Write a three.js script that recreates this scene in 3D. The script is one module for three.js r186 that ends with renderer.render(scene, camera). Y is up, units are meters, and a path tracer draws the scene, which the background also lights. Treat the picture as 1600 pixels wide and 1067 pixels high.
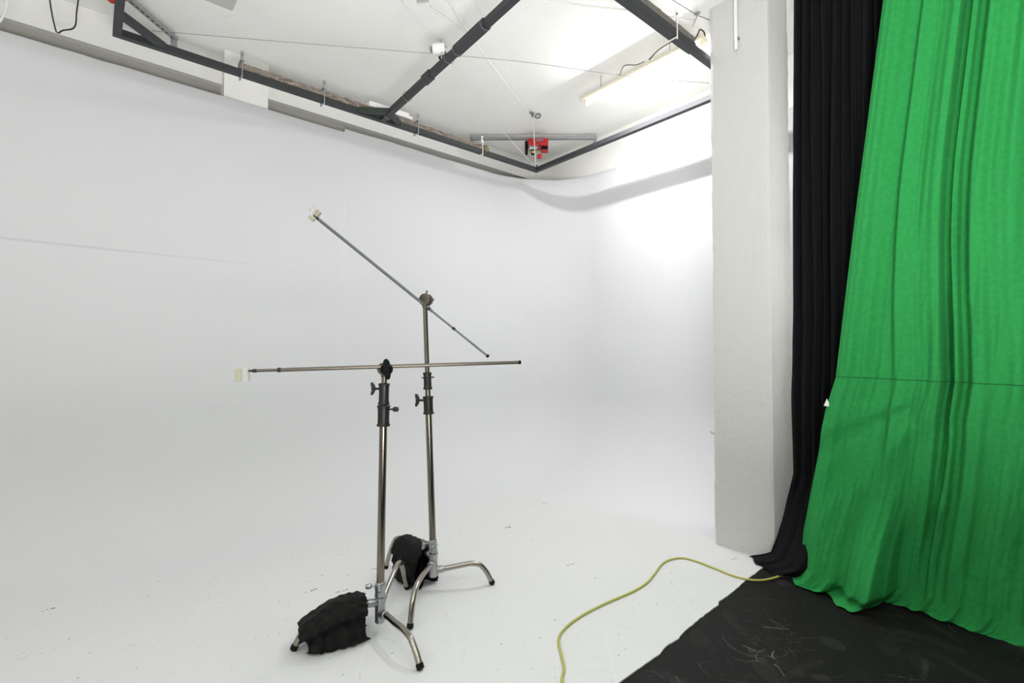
import * as THREE from 'three';
import { mergeGeometries, mergeVertices } from 'three/addons/utils/BufferGeometryUtils.js';
import { RoundedBoxGeometry } from 'three/addons/geometries/RoundedBoxGeometry.js';
import { RectAreaLightUniformsLib } from 'three/addons/lights/RectAreaLightUniformsLib.js';
import { createNoise2D, createNoise3D } from 'simplex-noise';

// ---------------------------------------------------------------- camera, exposure, lights
const scene = new THREE.Scene();
scene.background = new THREE.Color(0x000000);           // closed room: nothing outside is seen
const camera = new THREE.PerspectiveCamera(68.95, 1600 / 1067, 0.05, 60);
const TH = THREE.MathUtils.degToRad(40.3), PITCH = THREE.MathUtils.degToRad(1.47);
camera.position.set(0, 1.45, 0);
camera.lookAt(Math.sin(TH) * Math.cos(PITCH), 1.45 + Math.sin(PITCH), -Math.cos(TH) * Math.cos(PITCH));
const renderer = new THREE.WebGLRenderer({ antialias: true });
renderer.toneMapping = THREE.LinearToneMapping;
renderer.toneMappingExposure = 1.03;
renderer.shadowMap.enabled = true;
RectAreaLightUniformsLib.init();
const TUBE_POWER = 165, FILL_TUBE_POWER = 46, FILL_BOX_POWER = 36;   // radiance of the light strips around the tubes and of the added upward fill
const TUBE_COLOR = new THREE.Color().setRGB(1.0, 0.985, 1.0);
// x, z, height and label of the tube lamps (all run along z); the first one is in view, the last four are unseen fill added for even light
const LAMPS = [
  [3.745, -2.647, 3.985, 'lit single tube batten lamp hanging under the ceiling between the dark beam and the wall'],
  [4.45, -0.3, 2.4, 'tube lamp hidden behind the green and black curtains'],
  [-1.9, -1.3, 2.9, 'pendant tube lamp outside the picture on the left'],
  [0.1, 1.0, 3.1, 'pendant tube lamp outside the picture behind the viewer'],
  [1.9, 1.5, 2.9, 'pendant tube lamp outside the picture on the right'],
  [-1.7, 2.2, 3.0, 'pendant tube lamp outside the picture by the front wall'],
];

// ---------------------------------------------------------------- helpers
function rng(seed) { let a = seed >>> 0; return () => { a = (a + 0x6D2B79F5) | 0; let t = Math.imul(a ^ (a >>> 15), 1 | a); t = (t + Math.imul(t ^ (t >>> 7), 61 | t)) ^ t; return ((t ^ (t >>> 14)) >>> 0) / 4294967296; }; }
const n2 = createNoise2D(rng(11)), n3 = createNoise3D(rng(12));
const V = (x, y, z) => new THREE.Vector3(x, y, z);
const used = {};
function numbered(name) { const k = used[name] = (used[name] ?? -1) + 1; return k ? `${name}_${String(k).padStart(3, '0')}` : name; }
function prep(g) { let h = g.index ? g.toNonIndexed() : g.clone(); for (const k of Object.keys(h.attributes)) if (!['position', 'normal', 'uv'].includes(k)) h.deleteAttribute(k); if (!h.attributes.normal) h.computeVertexNormals(); if (!h.attributes.uv) h.setAttribute('uv', new THREE.BufferAttribute(new Float32Array(h.attributes.position.count * 2), 2)); return h; }
function merge(list) { list = [].concat(list).map(prep); return list.length > 1 ? mergeGeometries(list) : list[0]; }
function obj(name, geos, mat, parent = scene, offset) {
  const g = merge(geos); if (offset) g.translate(-offset.x, -offset.y, -offset.z);
  const m = new THREE.Mesh(g, mat); m.name = parent === scene ? numbered(name) : name; m.castShadow = m.receiveShadow = true; parent.add(m); return m;
}
function tag(o, label, category, group) { o.userData.label = label; o.userData.category = category; if (group) o.userData.group = group; return o; }
function struct(name, geos, mat, parent = scene) { const o = obj(name, geos, mat, parent); if (parent === scene) o.userData.kind = 'structure'; return o; }
// a thing: parts are given in world coordinates and moved to the thing's base
function thing(name, label, category, at, group) {
  const o = new THREE.Group(); o.name = numbered(name); o.position.copy(at); scene.add(o); tag(o, label, category, group);
  o.part = (n, geos, mat, parent) => obj(n, geos, mat, parent || o, at);
  return o;
}
const box = (x0, x1, y0, y1, z0, z1) => new THREE.BoxGeometry(x1 - x0, y1 - y0, z1 - z0).translate((x0 + x1) / 2, (y0 + y1) / 2, (z0 + z1) / 2);
const rbox = (w, h, d, r, at) => new RoundedBoxGeometry(w, h, d, 2, r).translate(at.x, at.y, at.z);
const MY = new THREE.Matrix4();
function alongY(g, a, b) {                                // a geometry built along +y from 0 is laid from a towards b
  const d = b.clone().sub(a).normalize(), q = new THREE.Quaternion().setFromUnitVectors(V(0, 1, 0), d);
  return g.applyMatrix4(MY.compose(a, q, V(1, 1, 1)));
}
function rod(a, b, r, r2 = r, seg = 16) { const L = a.distanceTo(b); return alongY(new THREE.CylinderGeometry(r2, r, L, seg).translate(0, L / 2, 0), a, b); }
function lathe(profile, a, b, seg = 24) { return alongY(new THREE.LatheGeometry(profile.map(([r, y]) => new THREE.Vector2(r, y)), seg), a, b); }
function bar(a, b, w, h, up = V(0, 1, 0), r = 0.003) {    // square section bar from a to b
  const d = b.clone().sub(a), L = d.length(); d.normalize();
  const side = d.clone().cross(up).normalize(), u = side.clone().cross(d).normalize();
  const m = new THREE.Matrix4().makeBasis(d, u, side.clone()); m.setPosition(a.clone().add(b).multiplyScalar(0.5));
  return new RoundedBoxGeometry(L, h, w, 2, Math.min(r, w / 2.1, h / 2.1)).applyMatrix4(m);
}
function tube(pts, r, seg = 8, n = pts.length * 8) { return new THREE.TubeGeometry(new THREE.CatmullRomCurve3(pts, false, 'centripetal'), n, r, seg, false); }
function grid(nu, nv, f, uvf) {                           // (nu+1) x (nv+1) surface
  const p = [], uv = [], id = [];
  for (let j = 0; j <= nv; j++) for (let i = 0; i <= nu; i++) { const q = f(i / nu, j / nv, i, j); p.push(q.x, q.y, q.z); const t = uvf ? uvf(i / nu, j / nv, q) : [i / nu, j / nv]; uv.push(t[0], t[1]); }
  for (let j = 0; j < nv; j++) for (let i = 0; i < nu; i++) { const a = j * (nu + 1) + i, b = a + 1, c = a + nu + 1, d = c + 1; id.push(a, b, d, a, d, c); }
  const g = new THREE.BufferGeometry(); g.setAttribute('position', new THREE.Float32BufferAttribute(p, 3)); g.setAttribute('uv', new THREE.Float32BufferAttribute(uv, 2)); g.setIndex(id); g.computeVertexNormals(); return g;
}
function table(rows, x) {                                 // smooth interpolation in a table of [x, value]
  if (x <= rows[0][0]) return rows[0][1];
  for (let i = 1; i < rows.length; i++) if (x <= rows[i][0]) { const [x0, y0] = rows[i - 1], [x1, y1] = rows[i], t = (x - x0) / (x1 - x0); return y0 + (y1 - y0) * t * t * (3 - 2 * t); }
  return rows[rows.length - 1][1];
}
function lin(rows, x) {
  if (x <= rows[0][0]) return rows[0][1];
  for (let i = 1; i < rows.length; i++) if (x <= rows[i][0]) { const [x0, y0] = rows[i - 1], [x1, y1] = rows[i]; return y0 + (y1 - y0) * (x - x0) / (x1 - x0); }
  return rows[rows.length - 1][1];
}
const smooth = (a, b, x) => { const t = Math.min(1, Math.max(0, (x - a) / (b - a))); return t * t * (3 - 2 * t); };
function boxUV(g) {                                       // uv in metres by the facing axis
  g = g.index ? g.toNonIndexed() : g; g.computeVertexNormals(); const P = g.attributes.position, N = g.attributes.normal, uv = new Float32Array(P.count * 2);
  for (let i = 0; i < P.count; i++) { const ax = Math.abs(N.getX(i)), ay = Math.abs(N.getY(i)), az = Math.abs(N.getZ(i)); const [u, v] = ay > ax && ay > az ? [P.getX(i), P.getZ(i)] : ax > az ? [P.getZ(i), P.getY(i)] : [P.getX(i), P.getY(i)]; uv[2 * i] = u; uv[2 * i + 1] = v; }
  g.setAttribute('uv', new THREE.BufferAttribute(uv, 2)); return g;
}

// ---------------------------------------------------------------- textures (uv in metres)
function canvasTex(w, h, metresW, metresH, draw, srgb = true) {
  const c = document.createElement('canvas'); c.width = w; c.height = h; draw(c.getContext('2d'), w, h);
  const t = new THREE.CanvasTexture(c); t.wrapS = t.wrapT = THREE.RepeatWrapping; t.repeat.set(1 / metresW, 1 / metresH); if (srgb) t.colorSpace = THREE.SRGBColorSpace; return t;
}
function noiseTex(n, metres, f, srgb = true) {            // tileable by torus sampling is not needed at these sizes
  const d = new Uint8Array(n * n * 4);
  for (let j = 0; j < n; j++) for (let i = 0; i < n; i++) { const c = f(i / n, j / n), k = 4 * (j * n + i); d[k] = c[0]; d[k + 1] = c[1]; d[k + 2] = c[2]; d[k + 3] = 255; }
  const t = new THREE.DataTexture(d, n, n); t.magFilter = THREE.LinearFilter; t.minFilter = THREE.LinearMipmapLinearFilter; t.generateMipmaps = true; t.wrapS = t.wrapT = THREE.MirroredRepeatWrapping; t.repeat.set(1 / metres, 1 / metres); if (srgb) t.colorSpace = THREE.SRGBColorSpace; t.needsUpdate = true; return t;
}
const clampByte = (v) => Math.max(0, Math.min(255, Math.round(v)));
const bumpPaint = noiseTex(512, 1.0, (u, v) => { const b = 128 + 40 * n2(u * 14, v * 14) + 30 * n2(u * 50, v * 50) + 22 * n2(u * 130, v * 130); return [clampByte(b), clampByte(b), clampByte(b)]; }, false);
// worn white floor paint: specks, dents, scuffs; 4 m x 3 m, origin at the world origin
const floorMap = canvasTex(2048, 1536, 4, 3, (g, w, h) => {
  g.fillStyle = 'rgb(220,221,221)'; g.fillRect(0, 0, w, h); const R = rng(5);
  for (let i = 0; i < 260; i++) { const x = R() * w, y = R() * h, l = 40 + R() * 260; g.strokeStyle = R() < 0.5 ? `rgba(205,205,202,${0.02 + R() * 0.06})` : `rgba(243,243,242,${0.03 + R() * 0.07})`; g.lineWidth = 2 + R() * 10; g.lineCap = 'round'; g.beginPath(); g.moveTo(x, y); const a = R() * 6.3; g.quadraticCurveTo(x + Math.cos(a) * l * 0.5 + R() * 30, y + Math.sin(a) * l * 0.5 + R() * 30, x + Math.cos(a) * l, y + Math.sin(a) * l); g.stroke(); }
  for (let i = 0; i < 300; i++) { const x = R() * w, y = R() * h, l = 4 + R() * 40, a = R() * 6.3; g.strokeStyle = `rgba(120,117,112,${0.06 + R() * 0.2})`; g.lineWidth = 0.8 + R() * 1.4; g.beginPath(); g.moveTo(x, y); g.lineTo(x + Math.cos(a) * l, y + Math.sin(a) * l); g.stroke(); }
  for (let i = 0; i < 520; i++) { const x = R() * w, y = R() * h, r = 0.5 + R() * R() * 2.2; g.fillStyle = `rgba(70,66,60,${0.15 + R() * 0.5})`; g.beginPath(); g.ellipse(x, y, r * (1 + R()), r, R() * 3, 0, 7); g.fill(); }
  for (let i = 0; i < 14; i++) { const x = R() * w, y = R() * h; for (let k = 0; k < 9; k++) { g.fillStyle = `rgba(60,58,55,${0.3 + R() * 0.5})`; g.beginPath(); g.ellipse(x + R() * 40, y + R() * 8, 1 + R() * 4, 1 + R() * 1.6, R(), 0, 7); g.fill(); } }
});
// black floor paint with chalky scuffs and scratches; 3 m x 3 m
// black floor paint with chalky scuffs and scratches; 4 m x 4 m from the world origin
const blackFloorMap = canvasTex(2048, 2048, 4, 4, (g, w, h) => {
  g.fillStyle = 'rgb(25,24,24)'; g.fillRect(0, 0, w, h); const R = rng(8), k = w / 4;
  for (let i = 0; i < 420; i++) { const x = R() * w, y = R() * h, l = 20 + R() * 150, a = R() * 6.3; g.strokeStyle = R() < 0.55 ? `rgba(104,102,98,${0.03 + R() * 0.09})` : `rgba(16,16,16,${0.05 + R() * 0.15})`; g.lineWidth = 5 + R() * 30; g.lineCap = 'round'; g.beginPath(); g.moveTo(x, y); g.quadraticCurveTo(x + R() * 60, y + R() * 60, x + Math.cos(a) * l, y + Math.sin(a) * l); g.stroke(); }
  for (let i = 0; i < 900; i++) { const x = R() * w, y = R() * h, l = 3 + R() * R() * 130, a = R() * 6.3; g.strokeStyle = `rgba(190,188,180,${0.06 + R() * R() * 0.4})`; g.lineWidth = 0.7 + R() * 1.5; g.beginPath(); g.moveTo(x, y); g.quadraticCurveTo(x + (R() - 0.5) * l, y + (R() - 0.5) * l, x + Math.cos(a) * l, y + Math.sin(a) * l); g.stroke(); }
  for (let i = 0; i < 1500; i++) { g.fillStyle = `rgba(175,172,164,${0.1 + R() * 0.4})`; const r = 0.5 + R() * R() * R() * 3.4; g.beginPath(); g.ellipse(R() * w, R() * h, r, r * (0.5 + R()), R() * 3, 0, 7); g.fill(); }
  // chalk scuffs near the hem of the green cloth (x, z in metres)
  const at = (x, z) => [x * k, -z * k];
  for (let i = 0; i < 46; i++) { const [x, y] = at(2.62 + (R() - 0.5) * 0.34, -1.12 + (R() - 0.5) * 0.34), l = 6 + R() * 60, a = R() * 6.3; g.strokeStyle = `rgba(205,205,198,${0.08 + R() * R() * 0.5})`; g.lineWidth = 0.8 + R() * 2.2; g.beginPath(); g.moveTo(x, y); g.quadraticCurveTo(x + (R() - 0.5) * l, y + (R() - 0.5) * l, x + Math.cos(a) * l, y + Math.sin(a) * l); g.stroke(); }
  for (const [x, z, r, a0, a1, al] of [[2.7, -1.0, 0.24, 3.4, 4.4, 0.15], [2.6, -1.15, 0.16, 2.2, 3.9, 0.35], [2.86, -1.1, 0.3, 0.2, 1.1, 0.25], [2.5, -1.0, 0.1, 1.0, 2.4, 0.4]]) { const [cx, cy] = at(x, z); g.strokeStyle = `rgba(215,213,205,${al})`; g.lineWidth = 1.6; g.beginPath(); g.arc(cx, cy, r * k, a0, a1); g.stroke(); }
  for (let i = 0; i < 16; i++) { const [x, y] = at(1.9 + R() * 1.6, -1.38 + R() * 0.9); g.fillStyle = `rgba(120,118,112,${0.05 + R() * 0.1})`; g.beginPath(); g.ellipse(x, y, 10 + R() * 50, 5 + R() * 22, R() * 3, 0, 7); g.fill(); }
});
const ceilingMap = canvasTex(1024, 1024, 3, 3, (g, w, h) => {
  g.fillStyle = 'rgb(243,243,238)'; g.fillRect(0, 0, w, h); const R = rng(21);
  for (let i = 0; i < 160; i++) { g.fillStyle = R() < 0.5 ? `rgba(225,225,219,${0.015 + R() * 0.02})` : `rgba(250,250,249,${0.015 + R() * 0.02})`; g.beginPath(); g.ellipse(R() * w, R() * h, 20 + R() * 90, 14 + R() * 60, R() * 3, 0, 7); g.fill(); }
  for (let i = 0; i < 40; i++) { const x = R() * w, y = R() * h; g.strokeStyle = `rgba(150,150,146,${0.1 + R() * 0.2})`; g.lineWidth = 1; g.beginPath(); g.moveTo(x, y); g.lineTo(x + (R() - 0.5) * 160, y + (R() - 0.5) * 160); g.stroke(); }
});
const columnMap = canvasTex(1024, 1024, 1.5, 1.5, (g, w, h) => {
  g.fillStyle = 'rgb(204,204,201)'; g.fillRect(0, 0, w, h); const R = rng(31);
  for (let i = 0; i < 220; i++) { const x = R() * w, y = R() * h; g.strokeStyle = R() < 0.5 ? `rgba(192,192,186,${0.02 + R() * 0.05})` : `rgba(214,214,213,${0.04 + R() * 0.07})`; g.lineWidth = 3 + R() * 12; g.beginPath(); g.moveTo(x, y); g.lineTo(x + (R() - 0.5) * 20, y + 30 + R() * 160); g.stroke(); }
  for (let i = 0; i < 60; i++) { g.fillStyle = `rgba(140,128,112,${0.1 + R() * 0.3})`; g.beginPath(); g.ellipse(R() * w, R() * h, 1 + R() * 3, 1 + R() * 2, R() * 3, 0, 7); g.fill(); }
});
const greenMap = noiseTex(512, 0.35, (u, v) => { const k = 1 + 0.07 * n2(u * 190, v * 190) + 0.025 * n2(u * 60, v * 75) + 0.03 * n2(u * 9, v * 9), w = n2(u * 120 + 7, v * 120); return [clampByte(45 * k + 9 * w), clampByte(144 * k), clampByte(73 * k - 4 * w)]; });
const blackClothMap = noiseTex(256, 0.25, (u, v) => { const k = 1 + 0.16 * n2(u * 110, v * 110) + 0.1 * n2(u * 20, v * 20); return [clampByte(20 * k), clampByte(21 * k), clampByte(23 * k)]; });
const clothBump = noiseTex(256, 0.12, (u, v) => { const b = 128 + 50 * Math.sin(u * 300) * Math.sin(v * 300) + 40 * n2(u * 40, v * 40); return [clampByte(b), clampByte(b), clampByte(b)]; }, false);
const bagMap = noiseTex(256, 0.3, (u, v) => { const d = Math.max(0, n2(u * 5, v * 5)) * 14, k = 1 + 0.2 * n2(u * 90, v * 90); return [clampByte((17 + d) * k), clampByte((17 + d * 0.95) * k), clampByte((17 + d * 0.8) * k)]; });
const woodMap = noiseTex(512, 0.5, (u, v) => { const a = n2(u * 4, v * 40), b = n2(u * 14 + 3, v * 70), c = n2(u * 9 + 9, v * 24); if (c > 0.74) return [176, 170, 158]; const k = 1 + 0.28 * a + 0.2 * b; return [clampByte(128 * k), clampByte(118 * k), clampByte(110 * k)]; });
const plankMap = noiseTex(256, 0.5, (u, v) => { const k = 1 + 0.12 * n2(u * 6, v * 60) + 0.08 * n2(u * 40, v * 60); return [clampByte(118 * k), clampByte(114 * k), clampByte(106 * k)]; });

// ---------------------------------------------------------------- materials
const std = (o) => new THREE.MeshStandardMaterial(o);
const cloth = (o) => new THREE.MeshPhysicalMaterial({ specularIntensity: 0.3, ...o });   // matt, hardly shiny surfaces
const M = {
  cyc: std({ color: 0xdbdcde, roughness: 0.72, bumpMap: bumpPaint, bumpScale: 0.0006 }),
  cycFloor: std({ map: floorMap, roughness: 0.72, bumpMap: bumpPaint, bumpScale: 0.0008 }),
  blackFloor: cloth({ map: blackFloorMap, roughness: 0.62, bumpMap: bumpPaint, bumpScale: 0.001 }),
  wall: std({ map: ceilingMap, roughness: 0.9, bumpMap: bumpPaint, bumpScale: 0.0015 }),
  ceiling: std({ map: ceilingMap, roughness: 0.9, bumpMap: bumpPaint, bumpScale: 0.0015 }),
  column: std({ map: columnMap, roughness: 0.7, bumpMap: bumpPaint, bumpScale: 0.004 }),
  darkWall: std({ color: 0x4a4642, roughness: 0.9 }),
  roomWall: std({ color: 0xdddcd8, roughness: 0.9 }),
  green: cloth({ map: greenMap, roughness: 0.95, side: THREE.DoubleSide, bumpMap: clothBump, bumpScale: 0.0006 }),
  greenSeam: std({ color: 0x1a5f2c, roughness: 1 }),
  blackCloth: cloth({ map: blackClothMap, roughness: 0.95, side: THREE.DoubleSide, bumpMap: clothBump, bumpScale: 0.0006 }),
  darkSteel: std({ color: 0x37393b, roughness: 0.55, metalness: 0.25 }),
  darkPlate: std({ color: 0x2f3b36, roughness: 0.55, metalness: 0.2 }),
  zinc: std({ color: 0xa9adaf, roughness: 0.4, metalness: 0.75 }),
  chrome: std({ color: 0xa39d93, roughness: 0.24, metalness: 1 }),
  poleChrome: std({ color: 0x7f786d, roughness: 0.26, metalness: 1 }),  // darker copy of chrome; dimmer reflections are put into the colour
  armChrome: std({ color: 0x716b61, roughness: 0.28, metalness: 1 }),  // chrome darkened further, dim reflections along the arm painted into its colour
  darkChrome: std({ color: 0x6f7275, roughness: 0.4, metalness: 0.85 }),
  cast: std({ color: 0xaeb0b2, roughness: 0.32, metalness: 0.9 }),
  collar: std({ color: 0x393836, roughness: 0.42, metalness: 0.75 }),
  bronze: std({ color: 0x5e564b, roughness: 0.45, metalness: 0.7 }),
  blackPlastic: cloth({ color: 0x07090d, roughness: 0.58 }),
  rubber: cloth({ color: 0x1d1c1b, roughness: 0.85 }),
  bag: cloth({ map: bagMap, roughness: 0.62, side: THREE.DoubleSide, bumpMap: clothBump, bumpScale: 0.0005 }),
  clear: new THREE.MeshPhysicalMaterial({ color: 0xf2f0ea, roughness: 0.15, transmission: 0.75, thickness: 0.03, ior: 1.45 }),
  frosted: new THREE.MeshPhysicalMaterial({ color: 0xc9c9b0, roughness: 0.5, transmission: 0.35, thickness: 0.03, ior: 1.4 }),
  whitePlastic: std({ color: 0xeeeeec, roughness: 0.5 }),
  cream: std({ color: 0xe9e1c8, roughness: 0.6 }),
  rope: std({ color: 0xeceae4, roughness: 0.9 }),
  wire: std({ color: 0x8f918f, roughness: 0.5, metalness: 0.6 }),
  blackWire: std({ color: 0x2b2724, roughness: 0.7 }),
  brownWire: std({ color: 0x4a4038, roughness: 0.7 }),
  yellowCable: std({ color: 0xb5b25a, roughness: 0.55 }),
  red: std({ color: 0xbb1f1e, roughness: 0.4 }),
  grey: std({ color: 0x7e8084, roughness: 0.5, metalness: 0.3 }),
  yellow: std({ color: 0xd8d23a, roughness: 0.6 }),
  lens: std({ color: 0x7d7d75, roughness: 0.3 }),
  wood: std({ map: woodMap, roughness: 0.95 }),
  plank: std({ map: plankMap, roughness: 0.9 }),
  duct: std({ color: 0xbebdb7, roughness: 0.8 }),
  tubeGlow: std({ color: 0xffffff, emissive: 0xfafcff, emissiveIntensity: 2.4 }),
  bagShell: std({ color: 0x151515, roughness: 0.9, side: THREE.DoubleSide }),
  diffuser: std({ color: 0xf4f4f4, emissive: 0xffffff, emissiveIntensity: 1.0, roughness: 0.9 }),
  clip: std({ color: 0xaaa590, roughness: 0.5, metalness: 0.3 }),
  shadeGrey: std({ color: 0xa9a7a1, roughness: 0.95, bumpMap: bumpPaint, bumpScale: 0.002 }),  // grey puts the shade below the lintel into the wall colour
  paper: std({ color: 0xe9e7e2, roughness: 0.9 }),
  dirtyBrass: std({ color: 0x877b5f, roughness: 0.6, metalness: 0.4 }),
};

// ---------------------------------------------------------------- the room
const H = 4.15, ZB = -5.06, XR = 4.78, CZ = -4.9, CX = 4.7;      // ceiling, back wall face, right wall face, cyclorama faces
struct('floor', boxUV(box(-3.5, 5.1, -0.15, 0, -5.6, 3.8)), M.blackFloor);
struct('ceiling', boxUV(box(-3.5, 5.1, H, H + 0.15, -5.6, 3.8)), M.ceiling);
const wallBack = struct('wall_back', boxUV(box(-3.5, 5.1, 0, 3.88, -5.6, -5.12)), M.shadeGrey);
obj('lintel', boxUV(box(-3.5, 5.1, 3.88, H, -5.6, ZB)), M.wall, wallBack);
obj('pilaster', boxUV(box(0.864, 1.225, 0, H, -5.30, -4.956)), M.wall, wallBack);
obj('pilaster', boxUV(box(4.60, 4.78, 0, H, -5.36, -5.03)), M.wall, wallBack);
struct('wall_right', boxUV(box(XR, 5.1, 0, H, -5.36, 3.6)), M.wall);
struct('wall_left', boxUV(box(-3.5, -3.3, 0, H, -5.36, 3.6)), M.roomWall);
struct('wall_front', boxUV(box(-3.5, 5.1, 0, H, 3.6, 3.8)), M.darkWall);

// the cyclorama: floor, cove and two walls that meet in a rounded corner
const RC = 0.9, COVE = 0.95, TH_C = 0.05, FY = 0.006;
{
  const path = [];                                          // plan of the wall face: [x, z, inward nx, nz, distance]
  let s = 0; const push = (x, z, nx, nz) => { if (path.length) s += Math.hypot(x - path[path.length - 1][0], z - path[path.length - 1][1]); path.push([x, z, nx, nz, s]); };
  const xs = []; for (let x = -2.9; x < CX - RC - 0.001; x += 0.06) xs.push(x); xs.push(1.925, 1.932, 1.94, 1.948); xs.sort((a, b) => a - b);
  for (const x of xs) push(x, CZ, 0, 1);
  for (let i = 0; i <= 28; i++) { const a = Math.PI / 2 * i / 28; push(CX - RC + Math.sin(a) * RC, CZ + RC - Math.cos(a) * RC, -Math.sin(a), Math.cos(a)); }
  for (let z = CZ + RC + 0.06; z < -1.5; z += 0.06) push(CX, z, -1, 0);
  push(CX, -1.46, -1, 0);
  const ys = []; for (let y = COVE + 0.04; y < 3.6; y += 0.05) ys.push(y); for (const d of [-0.16, -0.1, -0.06, -0.035, -0.02, -0.012, -0.004, 0.004, 0.012, 0.03]) ys.push(2.255 + d); ys.sort((a, b) => a - b);
  const prof = [];                                          // [offset from the wall towards the room, y, kind]
  for (let i = 0; i <= 18; i++) { const a = Math.PI / 2 * i / 18; prof.push([COVE - Math.sin(a) * COVE, FY + COVE - Math.cos(a) * COVE]); }
  for (const y of ys) prof.push([0, y]);
  const nW = prof.length; prof.push([0, 9], [-TH_C, 9], [-TH_C, 0.5]);
  const top = (x, z) => (x < 1.94 ? 3.70 : x < 3.9 ? 3.735 : 3.735 - 0.1 * smooth(0, 2.6, s2(x, z))) + 0.003 * n2(x * 3, z * 3);
  function s2(x, z) { return Math.max(0, x - 3.9) + Math.max(0, z + 4.9); }
  const relief = (x, z, y) => {
    let d = 0.004 * n2(x * 0.7 + 3, y * 0.8 + z * 0.7) + 0.0012 * n2(x * 3, y * 3 + z * 3);
    d += 0.004 * (1 - smooth(1.92, 1.96, x)) * smooth(0.6, 1.4, y);
    const f = 1 - smooth(-0.2, 1.75, x); const e = y - 2.255;
    d += f * (e > 0 ? 0.007 * Math.exp(-e / 0.12) : -0.006 * Math.exp(e / 0.06));
    d += 0.002 * (1 - smooth(0.2, 2.0, x)) * smooth(0.985, 1.0, y) * Math.exp(-Math.max(0, y - 1) / 0.3);
    return d;
  };
  const g = grid(path.length - 1, prof.length - 1, (u, v, i, j) => {
    const [x, z, nx, nz] = path[i]; let [o, y] = prof[j]; if (y > 8) y = top(x, z); const d = o >= 0 ? relief(x, z, y) * smooth(0.2, 1, y) : 0;
    return V(x + nx * (o + d), y, z + nz * (o + d));
  }, (u, v, q) => [q.x + q.z, q.y]);
  const sharp = g.toNonIndexed(); sharp.computeVertexNormals();
  // smooth normals on the face, plain ones on top and back
  const w = struct('wall_cyclorama', [g], M.cyc);
  w.userData.label = 'white painted studio cove wall curving into the floor and around the corner';
  // flat floor of the cove with its ragged painted front edge
  const sh = new THREE.Shape(); const R = rng(77);
  const inner = path.map(([x, z, nx, nz]) => [x + nx * COVE, z + nz * COVE]).filter(([x, z], i, a) => i === 0 || Math.hypot(x - a[i - 1][0], z - a[i - 1][1]) > 0.02);
  sh.moveTo(inner[0][0], -inner[0][1]); for (const [x, z] of inner.slice(1)) sh.lineTo(x, -z);
  sh.lineTo(CX, 1.46); sh.lineTo(CX - 0.001, 1.47);
  const edge = [[3.95, -1.49], [3.452, -1.498], [3.243, -1.488], [2.959, -1.465], [2.824, -1.465], [2.79, -1.447], [2.545, -1.439], [2.333, -1.420], [2.31, -1.409], [2.197, -1.415], [2.12, -1.396], [2.076, -1.398], [1.973, -1.398], [1.813, -1.394], [1.2, -1.385], [0.4, -1.36], [-0.6, -1.35], [-1.6, -1.34], [-2.9, -1.33]];
  for (let i = 0; i < edge.length - 1; i++) { const [x0, z0] = edge[i], [x1, z1] = edge[i + 1], n = Math.max(1, Math.round(Math.abs(x1 - x0) / 0.03)); for (let k = 0; k < n; k++) { const t = k / n; sh.lineTo(x0 + (x1 - x0) * t, -(z0 + (z1 - z0) * t + (R() - 0.5) * 0.006)); } }
  sh.lineTo(-2.9, 1.33); sh.closePath();
  const fg = new THREE.ExtrudeGeometry(sh, { depth: FY, bevelEnabled: false }).rotateX(-Math.PI / 2);
  const f = struct('floor_cyclorama', boxUV(fg), M.cycFloor);
  f.userData.label = 'scuffed white painted studio floor with a ragged edge against the black floor';
}
// square column in front of the right-hand wall
{
  const w = 0.36, d = 0.44, g = new THREE.BoxGeometry(w, H - FY, d, 14, 150, 16), P = g.attributes.position, bev = 0.012;
  for (let i = 0; i < P.count; i++) {
    let x = P.getX(i), y = P.getY(i), z = P.getZ(i); const ex = Math.abs(Math.abs(x) - w / 2) < 1e-6, ez = Math.abs(Math.abs(z) - d / 2) < 1e-6;
    const k = 0.0022 * n3(x * 4, y * 2.2, z * 4) + 0.0012 * n3(x * 11, y * 8, z * 11);
    if (ex && ez) { const c = bev * 0.45 * (1 + 0.5 * n2(y * 6, x * 9 + z * 5)); x -= Math.sign(x) * c; z -= Math.sign(z) * c; }
    P.setXYZ(i, x + (ex ? Math.sign(x) * k : 0), y, z + (ez ? Math.sign(z) * k : 0));
  }
  g.translate(3.65 + w / 2, FY + (H - FY) / 2, -1.92 + d / 2); g.computeVertexNormals();
  const o = struct('pillar', [(() => { const q = boxUV(g); return q; })()], M.column);
  o.userData.label = 'square white painted column beside the black curtain';
}

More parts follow.
